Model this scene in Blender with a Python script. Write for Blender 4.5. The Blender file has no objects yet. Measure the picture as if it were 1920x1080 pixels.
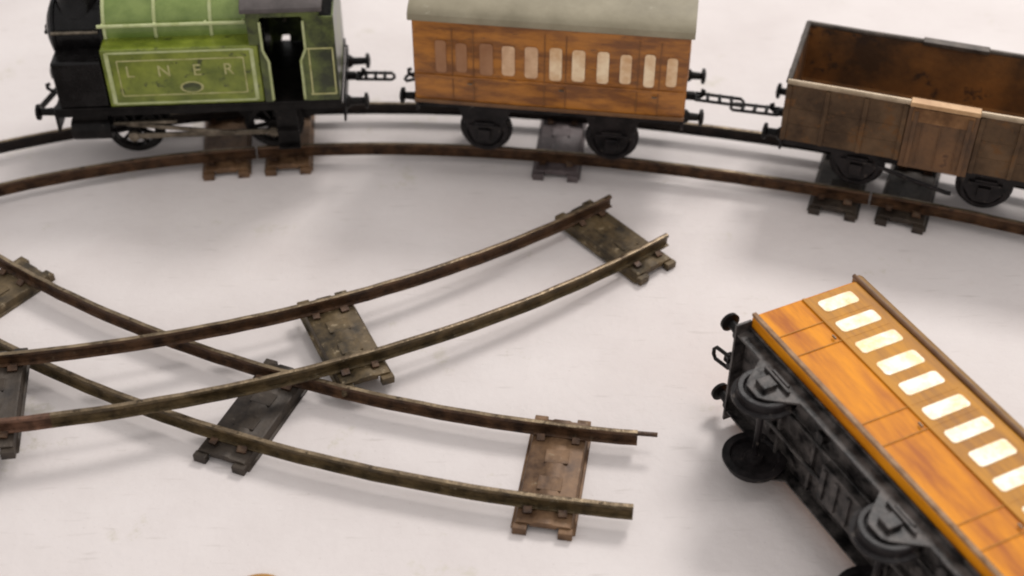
import bpy, bmesh, math, random
from mathutils import Vector, Matrix, Euler
random.seed(7)
MM = 0.001
sc = bpy.context.scene
COL = sc.collection

# ------------------------------------------------------------------ camera
cam_d = bpy.data.cameras.new("camera")
cam = bpy.data.objects.new("camera", cam_d)
COL.objects.link(cam)
cam.location = (0, 0, 0.337)
cam.rotation_euler = (math.radians(90 - 40.3), 0, 0)
cam_d.sensor_width = 36
cam_d.lens = 47.68
cam_d.clip_start = 0.01
cam_d.clip_end = 20
cam_d.dof.use_dof = True
cam_d.dof.focus_distance = 0.47
cam_d.dof.aperture_fstop = 9.0
sc.camera = cam

# ------------------------------------------------------------------ world and lamps (indoor, soft daylight from behind the train)
w = bpy.data.worlds.new("World")
sc.world = w
w.use_nodes = True
w.node_tree.nodes["Background"].inputs[0].default_value = (1.0, 0.975, 0.965, 1)
w.node_tree.nodes["Background"].inputs[1].default_value = 0.72

def area(name, loc, target, size, power, col):
    d = bpy.data.lights.new(name, 'AREA')
    d.shape = 'RECTANGLE'
    d.size, d.size_y = size
    d.energy = power
    d.color = col
    o = bpy.data.objects.new(name, d)
    COL.objects.link(o)
    o.location = loc
    o.rotation_euler = (Vector(target) - Vector(loc)).to_track_quat('-Z', 'Y').to_euler()
    return o

area("window_light", (0.58, 1.35, 1.25), (0.05, 0.38, 0), (0.45, 0.35), 12.5, (1.0, 0.96, 0.93))
area("overhead_fill", (0.35, 0.35, 1.6), (0.02, 0.38, 0), (0.35, 0.35), 3.6, (1.0, 0.97, 0.95))  # unseen fill lamp added overhead to lift the shadows
sc.view_settings.view_transform = 'Standard'
sc.view_settings.look = 'None'
sc.view_settings.exposure = 0.05
sc.view_settings.gamma = 1
sc.cycles.filter_width = 2.0

# ------------------------------------------------------------------ materials
def mat(name, c1, c2, rough=0.5, metal=0.0, scale=90, spread=(0.35, 0.65), bump=0.0, bscale=400,
        wear=None, wear_at=0.62, wscale=160, coat=0.0, rough2=None, detail=6, spec=0.5, stretch=None):
    m = bpy.data.materials.new(name)
    m.use_nodes = True
    nt = m.node_tree
    N, Lk = nt.nodes, nt.links
    b = N["Principled BSDF"]
    tc = N.new("ShaderNodeTexCoord")
    vec = tc.outputs["Object"]
    if stretch:
        mp = N.new("ShaderNodeMapping"); mp.inputs["Scale"].default_value = stretch
        Lk.new(vec, mp.inputs["Vector"]); vec = mp.outputs[0]
    n1 = N.new("ShaderNodeTexNoise")
    n1.inputs["Scale"].default_value = scale
    n1.inputs["Detail"].default_value = detail
    n1.inputs["Roughness"].default_value = 0.65
    Lk.new(vec, n1.inputs["Vector"])
    r = N.new("ShaderNodeValToRGB")
    r.color_ramp.elements[0].position, r.color_ramp.elements[1].position = spread
    r.color_ramp.elements[0].color = (*c1, 1)
    r.color_ramp.elements[1].color = (*c2, 1)
    Lk.new(n1.outputs["Fac"], r.inputs["Fac"])
    out = r.outputs["Color"]
    if wear:
        n2 = N.new("ShaderNodeTexNoise")
        n2.inputs["Scale"].default_value = wscale
        n2.inputs["Detail"].default_value = 8
        n2.inputs["Roughness"].default_value = 0.75
        Lk.new(vec, n2.inputs["Vector"])
        r2 = N.new("ShaderNodeValToRGB")
        r2.color_ramp.elements[0].position = wear_at
        r2.color_ramp.elements[1].position = wear_at + 0.06
        Lk.new(n2.outputs["Fac"], r2.inputs["Fac"])
        mx = N.new("ShaderNodeMix")
        mx.data_type = 'RGBA'
        Lk.new(r2.outputs["Color"], mx.inputs[0])
        Lk.new(out, mx.inputs[6])
        mx.inputs[7].default_value = (*wear, 1)
        out = mx.outputs[2]
    Lk.new(out, b.inputs["Base Color"])
    mr = N.new("ShaderNodeMapRange")
    mr.inputs["To Min"].default_value = rough
    mr.inputs["To Max"].default_value = rough2 if rough2 is not None else min(1, rough + 0.2)
    Lk.new(n1.outputs["Fac"], mr.inputs["Value"])
    Lk.new(mr.outputs["Result"], b.inputs["Roughness"])
    b.inputs["Metallic"].default_value = metal
    b.inputs["Specular IOR Level"].default_value = spec
    b.inputs["Coat Weight"].default_value = coat
    b.inputs["Coat Roughness"].default_value = 0.12
    if bump:
        n3 = N.new("ShaderNodeTexNoise")
        n3.inputs["Scale"].default_value = bscale
        n3.inputs["Detail"].default_value = 5
        Lk.new(tc.outputs["Object"], n3.inputs["Vector"])
        bp = N.new("ShaderNodeBump")
        bp.inputs["Strength"].default_value = bump
        bp.inputs["Distance"].default_value = 0.0006
        Lk.new(n3.outputs["Fac"], bp.inputs["Height"])
        Lk.new(bp.outputs["Normal"], b.inputs["Normal"])
    return m

M = {}
M['table'] = mat('painted_board', (0.625, 0.565, 0.545), (0.735, 0.68, 0.66), 0.5, 0, 11, (0.3, 0.7), 0.45, 260, detail=12,
                 wear=(0.60, 0.55, 0.49), wear_at=0.60, wscale=26)
def table_marks(m):
    nt = m.node_tree; N, Lk = nt.nodes, nt.links
    b = N["Principled BSDF"]
    src = b.inputs["Base Color"].links[0].from_socket
    tc = [n for n in N if n.type == 'TEX_COORD'][0]
    mp = N.new("ShaderNodeMapping"); mp.inputs["Scale"].default_value = (1, 7, 1); mp.inputs["Rotation"].default_value = (0, 0, .25)
    Lk.new(tc.outputs["Object"], mp.inputs["Vector"])
    for sc_, pos, col, vec in ((60, .63, (0.50, 0.45, 0.42), mp.outputs[0]), (900, .66, (0.42, 0.37, 0.33), tc.outputs["Object"]), (1500, .68, (0.86, 0.83, 0.80), tc.outputs["Object"])):
        n = N.new("ShaderNodeTexNoise"); n.inputs["Scale"].default_value = sc_; n.inputs["Detail"].default_value = 4
        Lk.new(vec, n.inputs["Vector"])
        r = N.new("ShaderNodeValToRGB"); r.color_ramp.elements[0].position = pos; r.color_ramp.elements[1].position = pos + .1
        r.color_ramp.elements[1].color = (.45, .45, .45, 1)
        Lk.new(n.outputs["Fac"], r.inputs["Fac"])
        mx = N.new("ShaderNodeMix"); mx.data_type = 'RGBA'
        Lk.new(r.outputs["Color"], mx.inputs[0]); Lk.new(src, mx.inputs[6]); mx.inputs[7].default_value = (*col, 1)
        src = mx.outputs[2]
    Lk.new(src, b.inputs["Base Color"])
table_marks(M['table'])
M['rail'] = mat('rusty_rail_tin', (0.026, 0.012, 0.006), (0.115, 0.058, 0.028), 0.36, 0.35, 180, wear=(0.13, 0.09, 0.055), wear_at=0.6, wscale=300, bump=0.4, bscale=900)
M['rail_olive'] = mat('olive_rail_tin', (0.034, 0.022, 0.008), (0.125, 0.085, 0.038), 0.36, 0.35, 180, wear=(0.17, 0.14, 0.09), wear_at=0.6, wscale=300, bump=0.4, bscale=900)
M['rail_black'] = mat('blackened_rail_tin', (0.010, 0.007, 0.006), (0.030, 0.020, 0.015), 0.42, 0.3, 180, wear=(0.07, 0.05, 0.04), wear_at=0.66, wscale=300, bump=0.4, bscale=900)
M['rail_worn_highlight'] = mat('worn_rail_highlight_tin', (0.09, 0.062, 0.036), (0.30, 0.225, 0.140), 0.28, 0.6, 120, wear=(0.06, 0.04, 0.022), wear_at=0.55, wscale=200, bump=0.4, bscale=700)
M['rail_rust'] = mat('reddish_rail_tin', (0.055, 0.026, 0.014), (0.20, 0.10, 0.060), 0.45, 0.3, 200)
M['sleeper_olive'] = mat('olive_sleeper_tin', (0.020, 0.013, 0.005), (0.130, 0.088, 0.040), 0.40, 0.25, 120, wear=(0.27, 0.21, 0.13), wear_at=0.58, wscale=260, bump=0.4)
M['sleeper_dark'] = mat('dark_sleeper_tin', (0.014, 0.009, 0.006), (0.055, 0.040, 0.028), 0.42, 0.25, 120, wear=(0.12, 0.10, 0.08), wear_at=0.62, wscale=260, bump=0.4)
M['sleeper_brown'] = mat('brown_sleeper_tin', (0.060, 0.028, 0.012), (0.20, 0.112, 0.055), 0.42, 0.25, 120, wear=(0.25, 0.18, 0.11), wear_at=0.6, wscale=260, bump=0.4)
M['wheel_tan'] = mat('tan_brown_tin', (0.32, 0.15, 0.03), (0.50, 0.26, 0.07), 0.4, 0.1, 120, bump=0.3)
M['sleeper_grey'] = mat('grey_sleeper_tin', (0.07, 0.055, 0.055), (0.14, 0.11, 0.11), 0.45, 0.25, 120, bump=0.4)
M['black'] = mat('worn_black_enamel', (0.003, 0.0025, 0.0025), (0.014, 0.012, 0.011), 0.28, 0.0, 150, wear=(0.075, 0.06, 0.055), wear_at=0.66, wscale=240, bump=0.25, spec=0.12)
M['black_gloss'] = mat('black_enamel', (0.003, 0.0025, 0.0025), (0.010, 0.009, 0.009), 0.16, 0.0, 150, wear=(0.06, 0.05, 0.045), wear_at=0.66, wscale=240, bump=0.25, spec=0.2)
M['under'] = mat('black_underframe_tin', (0.003, 0.0025, 0.003), (0.020, 0.016, 0.016), 0.30, 0.0, 140, wear=(0.12, 0.10, 0.085), wear_at=0.60, wscale=200, bump=0.4, spec=0.2)
M['under_worn'] = mat('worn_grey_underframe_tin', (0.006, 0.005, 0.005), (0.095, 0.082, 0.076), 0.32, 0.1, 160, (0.40, 0.66), wear=(0.20, 0.19, 0.15), wear_at=0.64, wscale=170, bump=0.5, spec=0.3)
M['green'] = mat('apple_green_enamel', (0.095, 0.125, 0.006), (0.23, 0.27, 0.028), 0.24, 0.0, 90, wear=(0.040, 0.050, 0.006), wear_at=0.57, wscale=210, coat=0.3, bump=0.15)
M['green_light'] = mat('bright_green_enamel', (0.115, 0.175, 0.026), (0.22, 0.29, 0.070), 0.3, 0.0, 90, wear=(0.10, 0.14, 0.03), wear_at=0.64, wscale=210, coat=0.3, bump=0.15)
M['green_dark'] = mat('olive_green_enamel', (0.018, 0.024, 0.006), (0.10, 0.125, 0.025), 0.28, 0.0, 80, (0.42, 0.60), wear=(0.26, 0.27, 0.13), wear_at=0.64, wscale=240, coat=0.2, bump=0.2)
M['lining'] = mat('pale_green_lining', (0.36, 0.40, 0.16), (0.52, 0.55, 0.30), 0.4, 0, 200)
M['gold'] = mat('faded_gold_transfer', (0.32, 0.31, 0.10), (0.54, 0.51, 0.25), 0.45, 0, 300)
M['nickel'] = mat('tarnished_nickel', (0.36, 0.31, 0.24), (0.60, 0.55, 0.46), 0.3, 0.75, 200, bump=0.2)
M['rod'] = mat('dirty_steel_rod', (0.05, 0.04, 0.028), (0.24, 0.20, 0.15), 0.32, 0.7, 150, bump=0.2)
M['grey_roof'] = mat('grey_beige_roof_enamel', (0.21, 0.18, 0.115), (0.31, 0.27, 0.185), 0.42, 0, 45, wear=(0.40, 0.36, 0.27), wear_at=0.62, wscale=60, bump=0.2, bscale=200)
M['cab_roof'] = mat('dusty_grey_roof', (0.045, 0.035, 0.033), (0.10, 0.083, 0.078), 0.45, 0, 70, bump=0.2)
M['teak'] = mat('teak_printed_tin', (0.18, 0.058, 0.006), (0.42, 0.155, 0.016), 0.34, 0, 200, (0.40, 0.60), stretch=(.25, 1, 1), wear=(0.11, 0.042, 0.012), wear_at=0.60, wscale=520, coat=0.3, bump=0.15)
M['teak_dark'] = mat('dark_teak_tin', (0.10, 0.040, 0.010), (0.17, 0.075, 0.020), 0.32, 0, 150, coat=0.2, bump=0.15)
M['teak_seam'] = mat('printed_door_line', (0.14, 0.05, 0.010), (0.22, 0.09, 0.018), 0.3, 0, 100)
M['teak_gold'] = mat('orange_teak_tin', (0.40, 0.105, 0.002), (0.78, 0.285, 0.006), 0.42, 0.0, 150, (0.36, 0.62), stretch=(.16, 1, 1), wear=(0.30, 0.105, 0.006), wear_at=0.64, wscale=480, coat=0.0, spec=0.22, bump=0.15)
M['teak_band'] = mat('golden_brown_tin', (0.33, 0.130, 0.006), (0.56, 0.245, 0.018), 0.42, 0.0, 240, stretch=(.16, 1, 1), coat=0.0, spec=0.3, bump=0.15)
M['roof_brown'] = mat('dark_brown_roof_enamel', (0.20, 0.105, 0.030), (0.36, 0.21, 0.08), 0.45, 0, 80, bump=0.2, spec=0.25)
M['edge_tan'] = mat('tan_tin_edge', (0.20, 0.11, 0.055), (0.40, 0.25, 0.15), 0.5, 0.0, 200, spec=0.2)
M['window_dim'] = mat('dim_printed_window', (0.24, 0.095, 0.032), (0.38, 0.19, 0.09), 0.3, 0, 40, coat=0.3)  # dim end of the reflection painted into the brown coach's windows
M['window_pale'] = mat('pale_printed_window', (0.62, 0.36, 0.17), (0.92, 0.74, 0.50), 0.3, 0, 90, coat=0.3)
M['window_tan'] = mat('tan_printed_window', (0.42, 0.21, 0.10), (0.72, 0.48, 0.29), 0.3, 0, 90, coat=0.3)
M['window_cream'] = mat('cream_printed_window', (0.80, 0.50, 0.15), (0.97, 0.93, 0.76), 0.30, 0, 190, coat=0.12)
M['wagon_grey'] = mat('grubby_grey_brown_tin', (0.040, 0.021, 0.009), (0.120, 0.069, 0.034), 0.45, 0.0, 70, wear=(0.12, 0.055, 0.018), wear_at=0.54, wscale=130, bump=0.4, spec=0.25)
M['wagon_rust'] = mat('rust_brown_tin', (0.050, 0.025, 0.010), (0.165, 0.078, 0.028), 0.42, 0.1, 60, wear=(0.07, 0.030, 0.012), wear_at=0.58, wscale=120, bump=0.4)
M['wagon_in'] = mat('rusty_inside_tin', (0.050, 0.023, 0.009), (0.27, 0.105, 0.022), 0.5, 0.0, 26, wear=(0.035, 0.018, 0.010), wear_at=0.56, wscale=60, bump=0.4)
M['plate_tan'] = mat('orange_brown_tin', (0.10, 0.045, 0.016), (0.30, 0.155, 0.065), 0.45, 0.0, 60, (0.40, 0.62), bump=0.3, spec=0.25)
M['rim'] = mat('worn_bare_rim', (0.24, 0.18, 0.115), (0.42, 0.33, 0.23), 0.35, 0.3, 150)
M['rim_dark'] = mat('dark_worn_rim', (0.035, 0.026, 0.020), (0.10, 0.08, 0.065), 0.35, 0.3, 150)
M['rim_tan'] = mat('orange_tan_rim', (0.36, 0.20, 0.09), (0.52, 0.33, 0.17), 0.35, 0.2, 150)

# ------------------------------------------------------------------ mesh helpers (all lengths in millimetres)
class MB:
    def __init__(s):
        s.bm = bmesh.new()
    def poly(s, vs, faces):
        v = [s.bm.verts.new(Vector(p) * MM) for p in vs]
        for f in faces:
            try: s.bm.faces.new([v[i] for i in f])
            except ValueError: pass
        return s
    def box(s, c, d, rz=0, ry=0, rx=0):
        R = Euler((rx, ry, rz)).to_matrix()
        x, y, z = d[0] / 2, d[1] / 2, d[2] / 2
        vs = [Vector(c) + R @ Vector((a * x, b * y, e * z)) for a in (-1, 1) for b in (-1, 1) for e in (-1, 1)]
        return s.poly(vs, [(0, 1, 3, 2), (4, 6, 7, 5), (0, 4, 5, 1), (2, 3, 7, 6), (0, 2, 6, 4), (1, 5, 7, 3)])
    def prism(s, prof, axis, a, b):
        """prof: 2-D outline; axis 'x': prof=(y,z); 'y': prof=(x,z); 'z': prof=(x,y)"""
        def P(p, t):
            return {'x': (t, p[0], p[1]), 'y': (p[0], t, p[1]), 'z': (p[0], p[1], t)}[axis]
        n = len(prof)
        vs = [P(p, a) for p in prof] + [P(p, b) for p in prof]
        return s.poly(vs, [tuple(range(n)), tuple(range(2 * n - 1, n - 1, -1))] + [(i, (i + 1) % n, n + (i + 1) % n, n + i) for i in range(n)])
    def lathe(s, prof, c, axis='y', seg=40):
        """prof: (radius, along) list; closed solid of revolution round an axis through c"""
        ax = {'x': (Vector((1, 0, 0)), Vector((0, 1, 0)), Vector((0, 0, 1))), 'y': (Vector((0, 1, 0)), Vector((0, 0, 1)), Vector((1, 0, 0))), 'z': (Vector((0, 0, 1)), Vector((1, 0, 0)), Vector((0, 1, 0)))}[axis]
        rings = []
        for r, t in prof:
            rings.append([Vector(c) + ax[0] * t + (ax[1] * math.cos(2 * math.pi * k / seg) + ax[2] * math.sin(2 * math.pi * k / seg)) * max(r, 0.001) for k in range(seg)])
        vs = [p for r in rings for p in r]
        fs = []
        for i in range(len(rings) - 1):
            for k in range(seg):
                fs.append((i * seg + k, i * seg + (k + 1) % seg, (i + 1) * seg + (k + 1) % seg, (i + 1) * seg + k))
        fs.append(tuple(range(seg))); fs.append(tuple(reversed(range((len(rings) - 1) * seg, len(rings) * seg))))
        return s.poly(vs, fs)
    def tube(s, pts, r, seg=10):
        pts = [Vector(p) for p in pts]
        rings = []
        for i, p in enumerate(pts):
            t = (pts[min(i + 1, len(pts) - 1)] - pts[max(i - 1, 0)]).normalized()
            u = t.orthogonal().normalized() if i == 0 else (u - t * u.dot(t)).normalized()
            v = t.cross(u)
            rings.append([p + (u * math.cos(2 * math.pi * k / seg) + v * math.sin(2 * math.pi * k / seg)) * r for k in range(seg)])
        vs = [p for q in rings for p in q]
        fs = [(i * seg + k, i * seg + (k + 1) % seg, (i + 1) * seg + (k + 1) % seg, (i + 1) * seg + k) for i in range(len(rings) - 1) for k in range(seg)]
        fs += [tuple(range(seg)), tuple(reversed(range((len(rings) - 1) * seg, len(rings) * seg)))]
        return s.poly(vs, fs)
    def sweep(s, prof, path, up=(0, 0, 1)):
        """prof (side, height) swept along path points"""
        pts = [Vector(p) for p in path]
        up = Vector(up)
        n = len(prof)
        vs = []
        for i, p in enumerate(pts):
            t = (pts[min(i + 1, len(pts) - 1)] - pts[max(i - 1, 0)]).normalized()
            sd = up.cross(t).normalized()
            vs += [p + sd * a + up * b for a, b in prof]
        fs = [(i * n + k, i * n + (k + 1) % n, (i + 1) * n + (k + 1) % n, (i + 1) * n + k) for i in range(len(pts) - 1) for k in range(n)]
        fs += [tuple(range(n)), tuple(reversed(range((len(pts) - 1) * n, len(pts) * n)))]
        return s.poly(vs, fs)
    def build(s, name, m, parent=None, bevel=0.0, ang=35, loc=None, label=None):
        bmesh.ops.recalc_face_normals(s.bm, faces=s.bm.faces)
        me = bpy.data.meshes.new(name)
        s.bm.to_mesh(me); s.bm.free()
        me.materials.append(M[m])
        me.shade_smooth() if hasattr(me, 'shade_smooth') else None
        me.set_sharp_from_angle(angle=math.radians(ang))
        o = bpy.data.objects.new(name, me)
        COL.objects.link(o)
        if parent: o.parent = parent
        if loc: o.location = Vector(loc) * MM
        if label: o['label'] = label
        if bevel:
            b = o.modifiers.new("bevel", 'BEVEL')
            b.width = bevel * MM; b.segments = 2; b.limit_method = 'ANGLE'; b.angle_limit = math.radians(40)
            b.harden_normals = True
        return o

def thing(name, label, cat, loc=(0, 0, 0), rz=0, group=None):
    o = bpy.data.objects.new(name, None)
    COL.objects.link(o)
    o.empty_display_size = 0.01
    o.location = Vector(loc) * MM
    o.rotation_euler = (0, 0, rz)
    o['label'] = label; o['category'] = cat
    if group: o['group'] = group
    return o

# ------------------------------------------------------------------ the surface
tb = MB()
NX = 60
for_v = [(-1500 + 3000 * i / NX, -600 + 2600 * j / NX, 0) for j in range(NX + 1) for i in range(NX + 1)]
tb.poly(for_v, [(j * (NX + 1) + i, j * (NX + 1) + i + 1, (j + 1) * (NX + 1) + i + 1, (j + 1) * (NX + 1) + i) for j in range(NX) for i in range(NX)])
table = tb.build('table_top', 'table')
table['kind'] = 'structure'

# ------------------------------------------------------------------ track
GAUGE = 32.0
RAILP = [(-1.7, 0), (-1.7, .35), (-.45, .6), (-.4, 3.2), (-.85, 3.6), (-1.05, 4.2), (-.75, 4.9), (0, 5.1),
         (.75, 4.9), (1.05, 4.2), (.85, 3.6), (.4, 3.2), (.45, .6), (1.7, .35), (1.7, 0)]

def sleeper(parent, pos, ang, m, z0=0.0, Mx=None, label=None, rm='rail'):
    """inverted pressed-tin trough, 21 wide and 55 long, ends open between two feet; ang = direction across the track"""
    W, Ln, H = 19.0, 46.0, 3.8
    R = Matrix.Translation(Vector(pos) * MM) @ Matrix.Rotation(ang, 4, 'Z')
    if Mx: R = Mx @ R
    b = MB()
    sec = [(-W / 2 - .9, 0), (-W / 2 - .9, .5), (-W / 2, .7), (-W / 2 + .6, H - .3), (-W / 2 + 1.6, H), (-3.4, H), (-2.6, H + .55), (2.6, H + .55), (3.4, H),
           (W / 2 - 1.6, H), (W / 2 - .6, H - .3), (W / 2, .7), (W / 2 + .9, .5), (W / 2 + .9, 0), (W / 2 - .5, 0), (W / 2 - 1.2, H - .9), (-W / 2 + 1.2, H - .9), (-W / 2 + .5, 0)]
    b.prism([(a, h) for a, h in sec], 'y', -Ln / 2, Ln / 2)
    # embossed boxes on the top plate and the feet at the four corners
    for yy in (-6, 6):
        b.box((random.uniform(-.5, .5), yy, H + .4), (8, 6.0, .5), rz=random.uniform(-.04, .04))
    for sx in (-1, 1):
        for sy in (-1, 1):
            b.box((sx * (W / 2 - 2.2), sy * (Ln / 2 + .9), 1.5), (4.6, 2.6, 3.0))
    for sy in (-1, 1):
        b.box((0, sy * (Ln / 2 - .6), 2.55), (9, .6, 1.9))
    o = b.build('sleeper', m, parent, bevel=.25, label=label)
    o.matrix_local = R
    for sy in (-1, 1):
        c = MB()
        for sx in (-1, 1):
            for s2 in (-1, 1):
                c.box((sx * 5.5 + random.uniform(-.6, .6), sy * GAUGE / 2 + s2 * random.uniform(2.2, 2.8), H + .8), (random.uniform(2.4, 3.6), 2.4, .9), rx=-s2 * random.uniform(.2, .55), rz=random.uniform(-.15, .15))
        q = c.build('rail_clip', rm, o, bevel=.15)
    return o

def track(name, label, group, cen, rfun, p0, p1, sgn, sl, mats, rmats, Mx=None, pins=(False, False), cat='toy track', rust=0):
    """cen: centre of curvature; sgn=+1: the angle is measured from +Y, -1: from -Y"""
    def pt(phi, off, z=0):
        r = rfun(phi) + off
        return (cen[0] + r * math.sin(phi), cen[1] + sgn * r * math.cos(phi), z)
    mid = pt((p0 + p1) / 2, 0)
    t = thing(name, label, cat, mid, 0, group)
    inv = Matrix.Translation(Vector((-mid[0], -mid[1], 0)) * MM)
    if Mx is not None:
        t.matrix_world = Mx @ Matrix.Translation(Vector(mid) * MM)
    loc = lambda p: (p[0] - mid[0], p[1] - mid[1], p[2])
    n = 48
    for k, (off, rm) in enumerate(zip((GAUGE / 2, -GAUGE / 2), rmats)):
        b = MB()
        wob = [random.uniform(-.12, .12) for _ in range(n + 1)]
        path = [loc(pt(p0 + (p1 - p0) * i / n, off + wob[i], 4.4)) for i in range(n + 1)]
        b.sweep(RAILP, path)
        ro = b.build('rail', rm, t, ang=50)
        ro.data.materials.append(M['rail_worn_highlight'])
        for f in ro.data.polygons:
            if f.index % 15 in (6, 7, 13): f.material_index = 1  # worn head top and flange edge, with a pale highlight painted in
        ro.data.materials.append(M['rail_rust'])
        if rust and k == 0:
            for f in ro.data.polygons:
                if f.index // 15 < rust: f.material_index = 2
        for e, on in enumerate(pins):
            if on == (k if on is not False else None) or on is True:
                pe = p0 if e == 0 else p1
                d = -1 if e == 0 else 1
                q = MB()
                dd = 9.0 / rfun(pe)
                q.tube([loc(pt(pe - d * dd * .5, off, 8.6)), loc(pt(pe, off, 8.6)), loc(pt(pe + d * dd * .75, off, 8.6))], .8)
                q.build('joining_pin', 'rail', ro)
    for phi, m in sl:
        p = loc(pt(phi, 0))
        # sleeper's long axis (local y) lies along the radius
        a = -phi if sgn > 0 else phi
        sleeper(t, p, a, m, rm=rmats[1])
    return t

BC = (-44.1, -72.5)
br = lambda a: 200.72 * a**3 - 34.22 * a**2 - 17.55 * a + 570.3
G1 = 'curved track sections under the train'
track('curved_track', 'curved dark rail section the coach stands on, between the two sleeper pairs', G1, BC, br, -0.1165, 0.3510, 1,
      [(-0.0935, 'sleeper_brown'), (0.115, 'sleeper_grey'), (0.3275, 'sleeper_dark')], None, ('rail_black', 'rail'))
track('curved_track', 'curved brown rail section running off the left edge under the green engine', G1, BC, br, -0.60, -0.1180, 1,
      [(-0.1410, 'sleeper_brown'), (-0.36, 'sleeper_brown'), (-0.57, 'sleeper_brown')], None, ('rail_black', 'rail'))
track('curved_track', 'curved rail section under the open wagon, running off the right edge', G1, BC,
      lambda a: br(0.352) + (a - 0.352) * 36, 0.3525, 0.80, 1,
      [(0.3770, 'sleeper_dark'), (0.59, 'sleeper_brown'), (0.78, 'sleeper_brown')], None, ('rail_black', 'rail'))
G2 = 'loose crossed track sections'
# lower loose section, flat on the table
track('curved_track', 'loose curved track lying flat, its right end nearest the viewer, crossed by another', G2, (97.6, 808.7),
      lambda a: 515.3, -0.70, -0.112, -1, [(-0.164, 'sleeper_brown'), (-0.369, 'sleeper_dark'), (-0.613, 'sleeper_olive')], None, ('rail_olive', 'rail'), pins=(False, 1))
# upper loose section, resting on the rails of the lower one and tilted by them
TIL = math.atan(0.0444)
Mx = Matrix.Translation((0.060, 0, 0)) @ Matrix.Rotation(TIL, 4, 'Y') @ Matrix.Translation((-0.060, 0, 0))
track('curved_track', 'loose curved track laid over the other one, its far end pointing up to the coach', G2, (-259.7, 787.3),
      lambda a: 471.8, 0.02, 0.716, -1, [(0.690, 'sleeper_olive'), (0.436, 'sleeper_olive'), (0.180, 'sleeper_dark')], None, ('rail_olive', 'rail'), Mx=Mx, pins=(False, False), rust=14)

# ------------------------------------------------------------------ vehicle parts (rail-head level is z = 0)
def wheel(parent, x, y, s, r=9.6, m='under', spokes=0):
    """tin disc wheel, s = -1 near side / +1 far side"""
    b = MB()
    prof = [(0.8, -2.2), (2.4, -2.2), (2.6, -1.4), (r - 2.6, -.9), (r - 1.9, -1.9), (r - .5, -2.0), (r, -1.6), (r + .1, .9), (r + 1.5, 1.2), (r + 1.5, 1.9), (r - 1.0, 2.0), (r - 1.6, .7), (3.4, .6), (2.8, 2.4), (0.8, 2.5)]
    prof = [(p[0], p[1] * -s) if False else (p[0], p[1] * (1 if s < 0 else -1)) for p in prof]
    b.lathe(prof, (0, 0, 0), 'y', 44)
    o = b.build('wheel', m, parent, ang=30, loc=(x, y, r))
    h = MB()
    h.lathe([(1.5, 0), (1.5, 1.5), (1.0, 1.9)], (0, s * 2.1, 0), 'y', 20) if s > 0 else h.lathe([(1.5, 0), (1.5, -1.5), (1.0, -1.9)], (0, s * 2.1, 0), 'y', 20)
    h.build('hub', 'nickel', o)
    return o

def buffer(parent, x, y, z, d, m='black', ln=7.5, r=3.4):
    b = MB()
    b.lathe([(3.0, 0), (2.7, d * 1.2), (1.7, d * 2.2), (1.5, d * (ln - 1.8))], (0, 0, 0), 'x', 24)
    o = b.build('buffer', m, parent, loc=(x, y, z))
    h = MB()
    h.lathe([(1.0, d * (ln - 1.8)), (r, d * (ln - 1.2)), (r * .96, d * ln), (r * .5, d * (ln + .5)), (.1, d * (ln + .6))], (0, 0, 0), 'x', 28)
    h.build('buffer_head', m, o)

def coupling(parent, x, z, d, m='black', ln=13, droop=3.0):
    b = MB()
    b.box((x + d * 1.8, 0, z), (4, 2.2, 3))
    b.tube([(x + d * 2, 0, z), (x + d * 6, 0, z - .3), (x + d * 7.5, 0, z + 1.0), (x + d * 7.5, 0, z + 2.6), (x + d * 6.3, 0, z + 3.0)], .8)
    o = b.build('coupling_hook', m, parent)
    l = MB()
    y = 2.6
    l.tube([(x + d * 4.2, -y, z - .2), (x + d * (ln - 1), -y, z - droop), (x + d * ln, -y * .4, z - droop - .2), (x + d * ln, y * .4, z - droop - .2),
            (x + d * (ln - 1), y, z - droop), (x + d * 4.2, y, z - .2), (x + d * 4.0, 0, z - .2), (x + d * 4.2, -y, z - .2)], .7)
    if ln > 15:
        for k in range(1, 4): l.box((x + d * (4.2 + (ln - 4.2) * k / 4), 0, z - droop * k / 4), (1.4, 5.4, 1.6))
    l.build('coupling_link', m, o)

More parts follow.
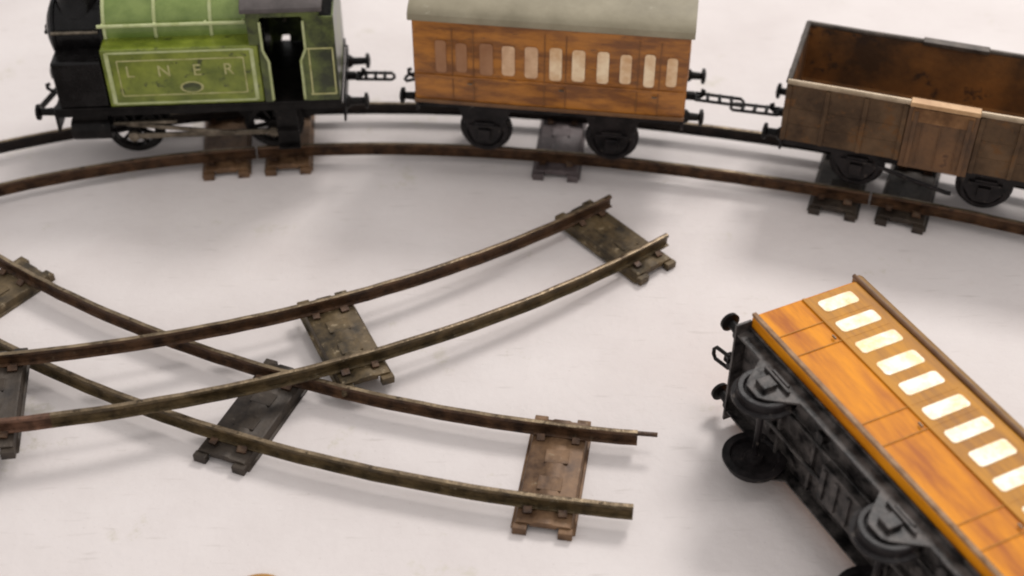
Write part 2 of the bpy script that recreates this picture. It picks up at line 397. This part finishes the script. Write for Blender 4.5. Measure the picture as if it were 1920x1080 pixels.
def underframe(parent, Lb, W, zt, wx, m='under', rods=True, r=9.6):
    """pressed-tin chassis: solebars with axle guards, end beams, floor tray, axles and wheels"""
    zb = zt - 5.5
    for s in (-1, 1):
        b = MB()
        y0 = s * (W / 2 - 5.5)
        pr = [(-Lb / 2, zt), (Lb / 2, zt), (Lb / 2, zb)]
        for cx in sorted(wx, reverse=True):
            pr += [(cx + 11, zb), (cx + 5.0, r - 3.5), (cx + 3.0, r - 5.2), (cx - 3.0, r - 5.2), (cx - 5.0, r - 3.5), (cx - 11, zb)]
        pr += [(-Lb / 2, zb)]
        b.prism(pr, 'y', y0 - .4, y0 + .4)
        b.box((0, y0 + s * .9, zt - .7), (Lb, 1.8, .8))
        o = b.build('side_frame', m, parent, bevel=.15)
        for cx in wx:
            g = MB()
            g.box((cx, y0 + s * 1.3, r), (5, 1.8, 5)); g.box((cx, y0 + s * 1.1, r + 4.0), (13, 1.2, 1.1)); g.box((cx, y0 + s * 1.1, r + 5.3), (8.5, 1.2, 1.1))
            g.build('axle_box', m, o, bevel=.3)
    for s in (-1, 1):
        b = MB()
        b.box((s * (Lb / 2 + .5), 0, zt - 3), (1.0, W - 3, 6))
        b.build('end_beam', m, parent, bevel=.2)
        for sy in (-1, 1):
            buffer(parent, s * (Lb / 2 + 1), sy * 16, zt - 3, s, m='black')
        coupling(parent, s * (Lb / 2 + 1), zt - 3.0, s, ln=11 if m == 'under_worn' else (24 if (s > 0) == (parent.name != 'open_wagon') else 9), droop=1.5)
    b = MB()
    b.box((0, 0, zt - 1.4), (Lb - 1, W - 12.5, 1.2))
    b.box((0, 0, zt - 4.4), (22, 15, 4.8))
    for dx in (-9, -3, 3, 9):
        b.box((dx, 0, zt - 7.2), (2.0, 12, .8))
    b.tube([(-Lb * .42, 5, zt - 3.4), (-Lb * .1, 4, zt - 4.2), (Lb * .42, 5, zt - 3.4)], .8); b.tube([(-Lb * .42, -7, zt - 3.4), (Lb * .42, -7, zt - 3.4)], .7)
    for dx in (-.3, -.16, .16, .3): b.box((Lb * dx, 2, zt - 2.6), (1.4, 26, 1.6)); b.box((Lb * dx + 3, -12, zt - 3.4), (3, 4, 3))
    b.box((-Lb * .36, 0, zt - 2.8), (8, 20, 1.6)); b.box((Lb * .36, 0, zt - 2.8), (8, 20, 1.6))
    b.build('floor_tray', m, parent, bevel=.2)
    for cx in wx:
        a = MB(); a.tube([(cx, -W / 2 + 5, r), (cx, W / 2 - 5, r)], 1.1)
        a.build('axle', 'under', parent)
        for s in (-1, 1):
            wheel(parent, cx, s * (GAUGE / 2 - .6), s, r, 'under')

def coach(name, label, L, W, zb, zt, wins, pitch, w0, ww, wh, wz, wx, body_m, band_m, win_m, roof_m, group, r=9.6):
    """four-wheeled printed-tin coach; wins windows per side"""
    t = thing(name, label, 'toy coach', group=group)
    b = MB()
    b.box((0, 0, (zb + zt) / 2), (L, W, zt - zb))
    body = b.build('body', body_m, t, bevel=1.0)
    for s in (-1, 1):
        y = s * W / 2
        # window band, waist rail and bottom lip in relief
        if band_m:
            q = MB(); zl, zh = wz - wh / 2 - 1.6, zt - .9; q.box((0, y + s * .12, (zl + zh) / 2), (L - 2.4, .3, zh - zl))
            q.build('window_band', band_m, body)
        q = MB(); q.box((0, y + s * .35, wz - wh / 2 - 2.2), (L - 1.6, .7, 1.1)); q.build('waist_rail', body_m if not band_m else band_m, body, bevel=.2)
        q = MB(); q.box((0, y + s * .5, zb + .8), (L, 1.2, 1.6)); q.build('bottom_lip', 'teak_dark' if body_m == 'teak' else 'edge_tan', body, bevel=.3)
        for k in range(wins):
            x = -L / 2 + w0 + k * pitch
            j = random.uniform(-.5, .5); ww_, wh_ = ww, wh; ww, wh = ww * random.uniform(.86, 1.12), wh * random.uniform(.9, 1.06)
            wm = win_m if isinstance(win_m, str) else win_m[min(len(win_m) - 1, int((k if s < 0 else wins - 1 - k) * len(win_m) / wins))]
            q = MB()
            n = 5; rr = 1.3
            pts = []
            for (cx, cz, a0) in ((ww / 2 - rr, wh / 2 - rr, 0), (-ww / 2 + rr, wh / 2 - rr, 90), (-ww / 2 + rr, -wh / 2 + rr, 180), (ww / 2 - rr, -wh / 2 + rr, 270)):
                for i in range(n):
                    a = math.radians(a0 + 90 * i / (n - 1))
                    pts.append((x + j + cx + rr * math.cos(a), wz + cz + rr * math.sin(a)))
            q.prism(pts, 'y', y + s * .1, y + s * .5)
            wo = q.build('window', wm, body, bevel=.1)
            ww, wh = ww_, wh_

        # doors: every other bay a printed door with seams and a handle
        for k in range(1, wins, 4):
            x = -L / 2 + w0 + k * pitch
            q = MB()
            for dx in (-pitch * .46, pitch * .46):
                q.box((x + dx, y + s * .15, (zb + zt) / 2 - 1), (.3, .4, zt - zb - 5))
            d = q.build('door_seam', 'teak_seam' if body_m == 'teak' else 'teak_band', body)
            q = MB(); q.box((x + pitch * .3, y + s * .9, wz - wh / 2 - 4.5), (2.0, .7, .5)); q.build('door_handle', 'rod', d, bevel=.15)
    for s in (-1, 1):
        q = MB()
        for yy in (-W * .25, W * .25):
            q.box((s * (L / 2 + .1), yy, wz), (.4, 9, wh))
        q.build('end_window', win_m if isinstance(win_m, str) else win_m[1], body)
    # curved roof with eaves
    n = 20; h = 7.5; e = 1.3 if band_m is None else .7
    out = [(-(W / 2 + e), zt - .6)] + [((W / 2 + e) * math.sin(math.radians(-90 + 180 * i / n)), zt + .5 + h * math.cos(math.radians(-90 + 180 * i / n))**.8) for i in range(n + 1)] + [(W / 2 + e, zt - .6)]
    q = MB(); q.prism(out, 'x', -L / 2 - 1.4, L / 2 + 1.4)
    rf = q.build('roof', roof_m, t, bevel=.4, ang=25)
    if band_m:
        for s in (-1, 1):
            q = MB(); q.tube([(-L / 2 - 1.4, s * (W / 2 + e), zt), (L / 2 + 1.4, s * (W / 2 + e), zt)], .8)
            q.build('gutter', 'teak_dark', rf)
    underframe(t, L - 2, W, zb, wx, m='under' if band_m is None else 'under_worn', r=r)
    return t

# ---- brown coach in the train
GC = 'brown and orange tinplate coaches'
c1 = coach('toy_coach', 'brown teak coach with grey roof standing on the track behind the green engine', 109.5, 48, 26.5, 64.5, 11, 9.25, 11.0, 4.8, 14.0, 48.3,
           (-27.0, 26.0), 'teak', None, ('window_dim', 'window_tan', 'window_pale', 'window_pale', 'window_pale'), 'grey_roof', GC)  # windows brighten along the side: reflection put into their colours
c1.location = Vector((17.9, 489.3, 10.0)) * MM
c1.rotation_euler = (0, 0, math.radians(-7.9))

# ---- orange coach lying on its side
c2 = coach('toy_coach', 'shiny orange coach with cream windows toppled on its side in the foreground', 126, 46, 19.5, 60.8, 12, 10.6, 7.0, 5.8, 15.0, 48.6,
           (-38, 23), 'teak_gold', 'teak_band', 'window_cream', 'roof_brown', GC, r=9.0)
ax = Vector((math.cos(math.radians(-64.2)), math.sin(math.radians(-64.2)), 0))
zz = Vector((-ax.y, ax.x, 0))          # the coach's own "up" lies along the table
R = Matrix((ax, Vector((0, 0, -1)), zz)).transposed().to_4x4()
# lower near corner of the side (-L/2, -W/2, zb) sits at (77.6, 329.5, 47.8)
corner = Vector((77.2, 327.5, 47.6))
off = R @ Vector((-63, -23, 19.5))
c2.matrix_world = Matrix.Translation((corner - off) * MM) @ R

# ------------------------------------------------------------------ open wagon
wg = thing('open_wagon', 'grubby brown open wagon with a rusty empty inside at the right end of the train', 'toy wagon', (171.5, 458.5, 10.0), math.radians(-18.6))
L, W, zb, zt = 119.0, 49.0, 20.5, 47.0
for s in (-1, 1):
    # side pressed with ribs; the middle bay is a rust-brown door
    for x0, x1 in ((-L / 2, -12.5), (13.5, L / 2)):
        b = MB(); b.box(((x0 + x1) / 2, s * (W / 2 - .4), (zb + zt) / 2), (x1 - x0, .8, zt - zb))
        n = 3
        for k in range(n + 1):
            xx = x0 + 1.2 + (x1 - x0 - 2.4) * k / n
            b.box((xx, s * (W / 2 + .4), (zb + zt) / 2 - .5), (1.8, .9, zt - zb - 1.5))
        for zz_ in (zb + 7.5, zb + 15):
            b.box(((x0 + x1) / 2, s * (W / 2 + .08), zz_), (x1 - x0 - 1, .35, .5))
        b.build('side_panel', 'wagon_grey', wg, bevel=.2)
        b = MB(); b.tube([(x0, s * (W / 2 - .4), zt), ((x0 + x1) / 2, s * (W / 2 - .4) + random.uniform(-.5, .5), zt), (x1, s * (W / 2 - .4), zt)], 1.15)
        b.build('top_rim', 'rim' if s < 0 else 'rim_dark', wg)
    b = MB(); b.box((.5, s * (W / 2 + .2), (zb + zt) / 2 - 1.5), (26, 1.4, zt - zb + 1))
    for dx in (-7, 0, 7): b.box((dx + .5, s * (W / 2 + 1.1), (zb + zt) / 2 - 1.5), (.5, .6, zt - zb - 2))
    d = b.build('side_door', 'wagon_rust', wg, bevel=.25)
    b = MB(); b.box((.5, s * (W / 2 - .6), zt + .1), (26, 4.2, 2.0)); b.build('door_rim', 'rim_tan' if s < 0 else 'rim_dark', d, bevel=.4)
    b = MB(); b.box((.5, s * (W / 2 + 1.05), zt - 4.2), (23, .8, 6.0)); b.build('door_plate', 'plate_tan', d, bevel=.3)
    for dx in (-9.5, 10.5):
        b = MB(); b.box((dx, s * (W / 2 + 1.4), (zb + zt) / 2 - 2), (1.7, .8, zt - zb - 1)); b.build('door_hinge', 'wagon_rust', d, bevel=.2)
for s in (-1, 1):
    b = MB(); b.box((s * (L / 2 - .4), 0, (zb + zt) / 2), (.8, W - 1.7, zt - zb))
    for y in (-14, 14): b.box((s * (L / 2 + .5), y, (zb + zt) / 2 - .3), (1.0, 2.6, zt - zb - .8))
    b.build('end_panel', 'wagon_grey', wg, bevel=.2)
    b = MB(); b.tube([(s * (L / 2 - .4), -W / 2 + .4, zt), (s * (L / 2 - .4), W / 2 - .4, zt)], 1.15)
    b.build('top_rim', 'rim_dark', wg)
b = MB(); b.box((0, W / 2 - 1.1, (zb + zt) / 2), (L - 2, .5, zt - zb - 1)); b.box((0, -W / 2 + 1.1, (zb + zt) / 2), (L - 2, .5, zt - zb - 1))
b.box((0, 0, zb + .8), (L - 2, W - 3.2, 1.2))
b.box((-L / 2 + 1.2, 0, (zb + zt) / 2), (.5, W - 3.2, zt - zb - 1)); b.box((L / 2 - 1.2, 0, (zb + zt) / 2), (.5, W - 3.2, zt - zb - 1))
b.build('inner_lining', 'wagon_in', wg)
underframe(wg, L - 2, W, zb - .05, (-28.0, 22.0), m='under')
b = MB(); b.tube([(-20, -W / 2 + 2, zb - 6), (8, -W / 2 + 2, 8), (10, -W / 2 + 2, 8)], .9); b.build('brake_lever', 'under', wg)

# ------------------------------------------------------------------ green tank engine
en = thing('tank_engine', 'green tinplate tank engine with black smokebox at the left end of the train', 'toy engine', (-129.0, 494.0, 10.0), math.radians(3.8))
XF, XR = -58.0, 58.0     # front (left) and rear buffer beams
zf = 24.0                # running plate
b = MB(); b.box((0, 0, zf), (116, 50, 1.6)); b.box((0, -24.6, zf - 1.6), (116, .8, 3.2)); b.box((0, 24.6, zf - 1.6), (116, .8, 3.2))
b.build('running_plate', 'black', en, bevel=.25)
# frames with wheel cut-outs (0-4-0)
wxs = (-30.0, 28.0)
for s in (-1, 1):
    b = MB(); b.prism([(XF + 3, zf - 1), (XR - 3, zf - 1), (XR - 3, 12), (40, 8), (16, 8), (12, 14), (-14, 14), (-18, 8), (-42, 8), (XF + 3, 12)], 'y', s * 11.5 - .5, s * 11.5 + .5)
    b.build('frame', 'black', en, bevel=.2)
for cx in wxs:
    a = MB(); a.tube([(cx, -17, 11), (cx, 17, 11)], 1.4); a.build('axle', 'nickel', en)
    for s in (-1, 1):
        b = MB()
        r = 11.0; sg = 1 if s < 0 else -1
        # rim, hub and spokes
        N_ = 44
        prof = [(r - 2.6, -1.6), (r - .4, -1.8), (r, -1.4), (r + .05, .8), (r + 1.5, 1.1), (r + 1.5, 1.8), (r - 2.6, 1.6)]
        ringv = []; 
        for pr, t_ in prof:
            for k in range(N_):
                a_ = 2 * math.pi * k / N_
                ringv.append((pr * math.cos(a_), t_ * sg, pr * math.sin(a_)))
        P_ = len(prof)
        b.poly(ringv, [(i * N_ + k, i * N_ + (k + 1) % N_, ((i + 1) % P_) * N_ + (k + 1) % N_, ((i + 1) % P_) * N_ + k) for i in range(P_) for k in range(N_)])
        b.lathe([(2.6, -2.0 * sg), (2.6, 1.5 * sg)], (0, 0, 0), 'y', 20)
        for k in range(10):
            a_ = 2 * math.pi * k / 10 + .2
            b.box((5.5 * math.cos(a_), 0, 5.5 * math.sin(a_)), (7, 1.6, 1.2), ry=-a_)
        b.build('driving_wheel', 'black', en, loc=(cx, s * 15.4, 11.0), ang=30)
for s in (-1, 1):
    b = MB(); b.box((-1, s * 19.2, 9.2), (62, 1.0, 2.4))
    for cx in wxs: b.lathe([(2.2, -.9), (2.2, .9)], (cx, s * 19.2, 9.2), 'y', 18)
    b.build('side_rod', 'rod', en, bevel=.2)
    b = MB(); b.box((-10, s * 20.8, 13.2), (44, .9, 1.8), ry=.14); b.box((-24, s * 20.6, 16.8), (26, 1.6, 1.4)); b.build('connecting_rod', 'rod', en, bevel=.2)
    b = MB(); b.lathe([(4.6, -8), (4.8, -7.4), (4.8, 7.4), (4.6, 8)], (-45.5, s * 20.5, 15.0), 'x', 26); b.box((-45.5, s * 18.5, 19.5), (14, 7, 7.5)); b.build('cylinder', 'black', en, bevel=.3)
# boiler, smokebox
b = MB(); b.lathe([(15.2, -34.5), (15.2, 24)], (0, 0, 51.5), 'x', 56); b.build('boiler', 'green_light', en, ang=30)
for x_ in (-34.0, -14.0, 8.0):
    b = MB(); b.lathe([(15.3, -.7), (15.7, -.6), (15.7, .6), (15.3, .7)], (x_, 0, 51.5), 'x', 56); b.build('boiler_band', 'lining', en, ang=30)
b = MB(); b.lathe([(12.4, -56.5), (13.2, -55.8), (13.2, -54.6), (12.5, -54.2), (12.5, -36.4), (15.6, -36.2), (15.6, -35.2)], (0, 0, 48.5), 'x', 56)
b.prism([(-12, 25), (12, 25), (10.5, 40), (13, 46), (-13, 46), (-10.5, 40)], 'x', -56, -36)
sm = b.build('smokebox', 'black_gloss', en, ang=30)
b = MB(); b.lathe([(10.4, 0), (10.2, -1.0), (7, -2.4), (2, -3.2), (1.2, -4.6)], (-56.5, 0, 48.5), 'x', 48); b.box((-60.2, 0, 48.5), (1, 9, 1.2)); b.box((-58.8, 6, 48.5), (.8, 10, 1.6)); b.build('smokebox_door', 'black_gloss', sm, ang=30)
b = MB(); b.lathe([(9.6, 57.0), (8.2, 61.5), (7.0, 65.0), (6.8, 78), (7.8, 80), (8.0, 82), (6.2, 82)], (-46, 0, 0), 'z', 36); b.build('chimney', 'black_gloss', en, ang=30)
b = MB(); b.lathe([(8.5, 65.0), (6.2, 68), (6.2, 72), (5.0, 75), (2, 76.8), (.4, 77)], (-14.5, 0, 0), 'z', 36); b.build('dome', 'green_light', en, ang=50)
b = MB(); b.lathe([(2.0, 66), (2.0, 73), (1.0, 75)], (8, 0, 0), 'z', 20); b.build('safety_valve', 'nickel', en)
# black boxes in front of the side tanks, and the side tanks
for s in (-1, 1):
    b = MB(); b.box((-45.8, s * 17.8, 35.2), (20, 13.5, 20.8)); b.build('front_box', 'black_gloss', en, bevel=1.0)
    b = MB(); b.box((-4.3, s * 19.3, 37.9), (62.0, 10.8, 26.2)); tk = b.build('side_tank', 'green', en, bevel=.7)
    y = s * 24.75
    q = MB(); x0, x1, z0, z1 = -33.0, 24.0, 26.4, 49.6
    for (cx, cz, dx, dz) in (((x0 + x1) / 2, z0, x1 - x0, .8), ((x0 + x1) / 2, z1, x1 - x0, .8), (x0, (z0 + z1) / 2, 1.6, z1 - z0), (x1, (z0 + z1) / 2, 1.5, z1 - z0)):
        q.box((cx, y, cz), (dx, .3, dz))
    q.build('lining', 'lining', tk)
    q = MB(); ins = 3.6
    for (cx, cz, dx, dz) in (((x0 + x1) / 2, z0 + ins, x1 - x0 - 2 * ins, .45), ((x0 + x1) / 2, z1 - ins, x1 - x0 - 2 * ins, .45), (x0 + ins, (z0 + z1) / 2, .45, z1 - z0 - 2 * ins), (x1 - ins, (z0 + z1) / 2, .45, z1 - z0 - 2 * ins)):
        q.box((cx, y + s * .02, cz), (dx, .3, dz))
    q.build('lining', 'gold', tk)
    # four spaced letters on the tank
    if True:
        for ch, lx in zip("LNER", (-25.0, -11.5, 1.5, 14.0) if s < 0 else (14.0, 1.5, -11.5, -25.0)):
            cu = bpy.data.curves.new('letter', 'FONT'); cu.body = ch; cu.size = 7.2 * MM; cu.extrude = .12 * MM; cu.align_x = 'CENTER'
            to = bpy.data.objects.new('tmp', cu); COL.objects.link(to)
            dg = bpy.context.evaluated_depsgraph_get()
            me = bpy.data.meshes.new_from_object(to.evaluated_get(dg))
            bpy.data.objects.remove(to)
            me.materials.clear(); me.materials.append(M['gold'])
            lo = bpy.data.objects.new('letter', me); COL.objects.link(lo); lo.parent = tk
            lo.location = Vector((lx, y + s * .05, 38.6)) * MM
            lo.rotation_euler = (math.radians(90), 0, 0 if s < 0 else math.pi)
    q = MB(); q.lathe([(3.6, -.15), (3.6, .15)], (0, 0, 0), 'y', 28)
    pl = q.build('number_plate', 'gold', tk, loc=(-1.5, y, 33.2)); pl.scale = (1.3, 1, .72)
    q = MB(); q.lathe([(2.9, -.15), (2.9, .15)], (0, s * .12, 0), 'y', 28); q.build('plate_field', 'green_dark', pl)
    # boiler handrail with knobs
    q = MB(); q.tube([(-36, s * 17.4, 57.5), (22, s * 17.4, 57.5)], .75)
    for x_ in (-34.5, -14, 6, 21): q.tube([(x_, s * 13.5, 56.5), (x_, s * 17.4, 57.5)], .65)
    q.build('handrail', 'lining', en)
    q = MB(); q.tube([(-55.5, s * 13.6, 53.0), (-37, s * 13.6, 53.0)], .7)
    for x_ in (-54, -39): q.tube([(x_, s * 11.5, 52.5), (x_, s * 13.6, 53.0)], .6)
    q.build('handrail', 'rod', en)
# cab and bunker
for s in (-1, 1):
    b = MB()
    y0, y1 = s * 24.6 - .4, s * 24.6 + .4
    zt_ = 66.0
    b.prism([(27.0, 24.9), (30.5, 24.9), (30.5, 44), (28.5, 49), (28.5, 62), (30, zt_), (23.5, zt_), (23.5, 51.3), (27.0, 51.3)], 'y', y0, y1)
    b.prism([(43.0, 24.9), (57.2, 24.9), (57.2, 63), (51.5, 63), (51.5, zt_), (44.0, zt_), (45.3, 62), (45.3, 49), (43.0, 44)], 'y', y0, y1)
    b.prism([(28.5, 63.2), (45.3, 63.2), (45.3, zt_ - .05), (28.5, zt_ - .05)], 'y', y0 + .1, y1 - .1)
    cs = b.build('cab_side', 'green_dark', en, bevel=.2)
    if s > 0:
        b = MB(); b.prism([(26.5, 33), (44.5, 33), (44.5, 63.5), (26.5, 63.5)], 'y', y0 - .9, y0 - .2); b.prism([(34.2, 25), (44.5, 25), (44.5, 33), (34.2, 33)], 'y', y0 - .9, y0 - .2); b.prism([(26.5, 25), (28.5, 25), (28.5, 33), (26.5, 33)], 'y', y0 - .9, y0 - .2); b.prism([(28.5, 28.2), (34.2, 28.2), (34.2, 33), (28.5, 33)], 'y', y0 - .9, y0 - .2); b.build('cab_door', 'green_dark', cs); b = MB(); b.box((31, y0 - 3, 44), (3, 1.4, 8)); b.tube([(33, y0 - 3, 36), (38, y0 - 2.5, 50), (41, y0 - 2.5, 36)], .8); b.build('control_lever', 'nickel', cs)
    q = MB(); yy = s * 25.15
    q.tube([(30.4, yy, 26), (30.4, yy, 43.8), (28.5, yy, 49), (28.5, yy, 61.5)], .55); q.tube([(43.2, yy, 26), (43.2, yy, 43.8), (45.4, yy, 49), (45.4, yy, 61.5)], .55)
    q.build('door_beading', 'lining', cs)
    q = MB()
    for (cx, cz, dx, dz) in ((51, 28, 10.5, .6), (51, 49, 10.5, .6), (46.6, 38.5, .6, 21), (56, 38.5, .6, 21)): q.box((cx, s * 25.05, cz), (dx, .25, dz))
    q.build('lining', 'gold', cs)
b = MB(); b.box((23.9, 0, 55.5), (.8, 48.4, 21)); b.build('cab_front', 'green_dark', en)
b = MB(); b.box((50.9, 0, 45), (.8, 48.4, 40)); b.build('cab_back', 'green_dark', en)
b = MB(); b.box((57.0, 0, 44), (.8, 48.4, 38)); b.build('bunker_back', 'green_dark', en, bevel=.2)
b = MB(); b.box((54, 0, 58), (5.2, 48, 1.2)); b.build('bunker_floor', 'black', en)
b = MB(); b.box((26.0, 0, 36), (1, 36, 24)); b.lathe([(9, 0), (9, 1.5)], (26.4, 0, 44), 'x', 24); b.build('boiler_backhead', 'black', en)
n = 18
out = [(-26.0, 65.6)] + [(26 * math.sin(math.radians(-90 + 180 * i / n)), 66.4 + 5.5 * math.cos(math.radians(-90 + 180 * i / n))) for i in range(n + 1)] + [(26.0, 65.6)]
b = MB(); b.prism(out, 'x', 21.5, 53.2); b.build('cab_roof', 'cab_roof', en, bevel=.3, ang=25)
for d, xe in ((-1, XF), (1, XR)):
    b = MB(); b.box((xe + d * .5, 0, 20), (1.0, 47, 9)); b.build('buffer_beam', 'black', en, bevel=.2)
    for sy in (-1, 1): buffer(en, xe + d, sy * 16, 20.5, d, ln=9)
    coupling(en, xe + d, 23.0 if d > 0 else 21.0, d, ln=20 if d > 0 else 14, droop=1.0 if d > 0 else 9)
for s in (-1, 1):
    b = MB(); b.box((34.5, s * 23.5, 13), (9, .6, 20)); b.box((34.5, s * 24.5, 4.8), (9, 3.4, .6)); b.box((34.5, s * 24.5, 13), (9, 3.0, .6)); b.build('cab_step', 'black', en, bevel=.15)
    b = MB(); b.lathe([(1.9, 25), (2.2, 30), (1.2, 31.5)], (-54, s * 17, 0), 'z', 18); b.build('lamp_iron', 'black', en)

for ch in en.children:
    if ch.name.split('.')[0] not in ('driving_wheel', 'axle', 'side_rod', 'connecting_rod', 'cylinder', 'cab_step', 'buffer', 'coupling_hook', 'buffer_beam'):
        ch.location.z += 2.2 * MM

# ------------------------------------------------------------------ brown tin disc just peeking in at the bottom edge
b = MB(); b.lathe([(9.5, 0), (10.5, .4), (10.5, 1.8), (9.6, 2.2), (6.5, 1.2), (2.4, 1.4), (2.0, 3.2), (.9, 3.4)], (0, 0, 0), 'z', 44)
wl = b.build('loose_wheel', 'wheel_tan', None, loc=(-76.4, 249.6, 0))
wl['label'] = 'brown round tin piece just showing at the bottom edge of the picture'; wl['category'] = 'toy wheel'
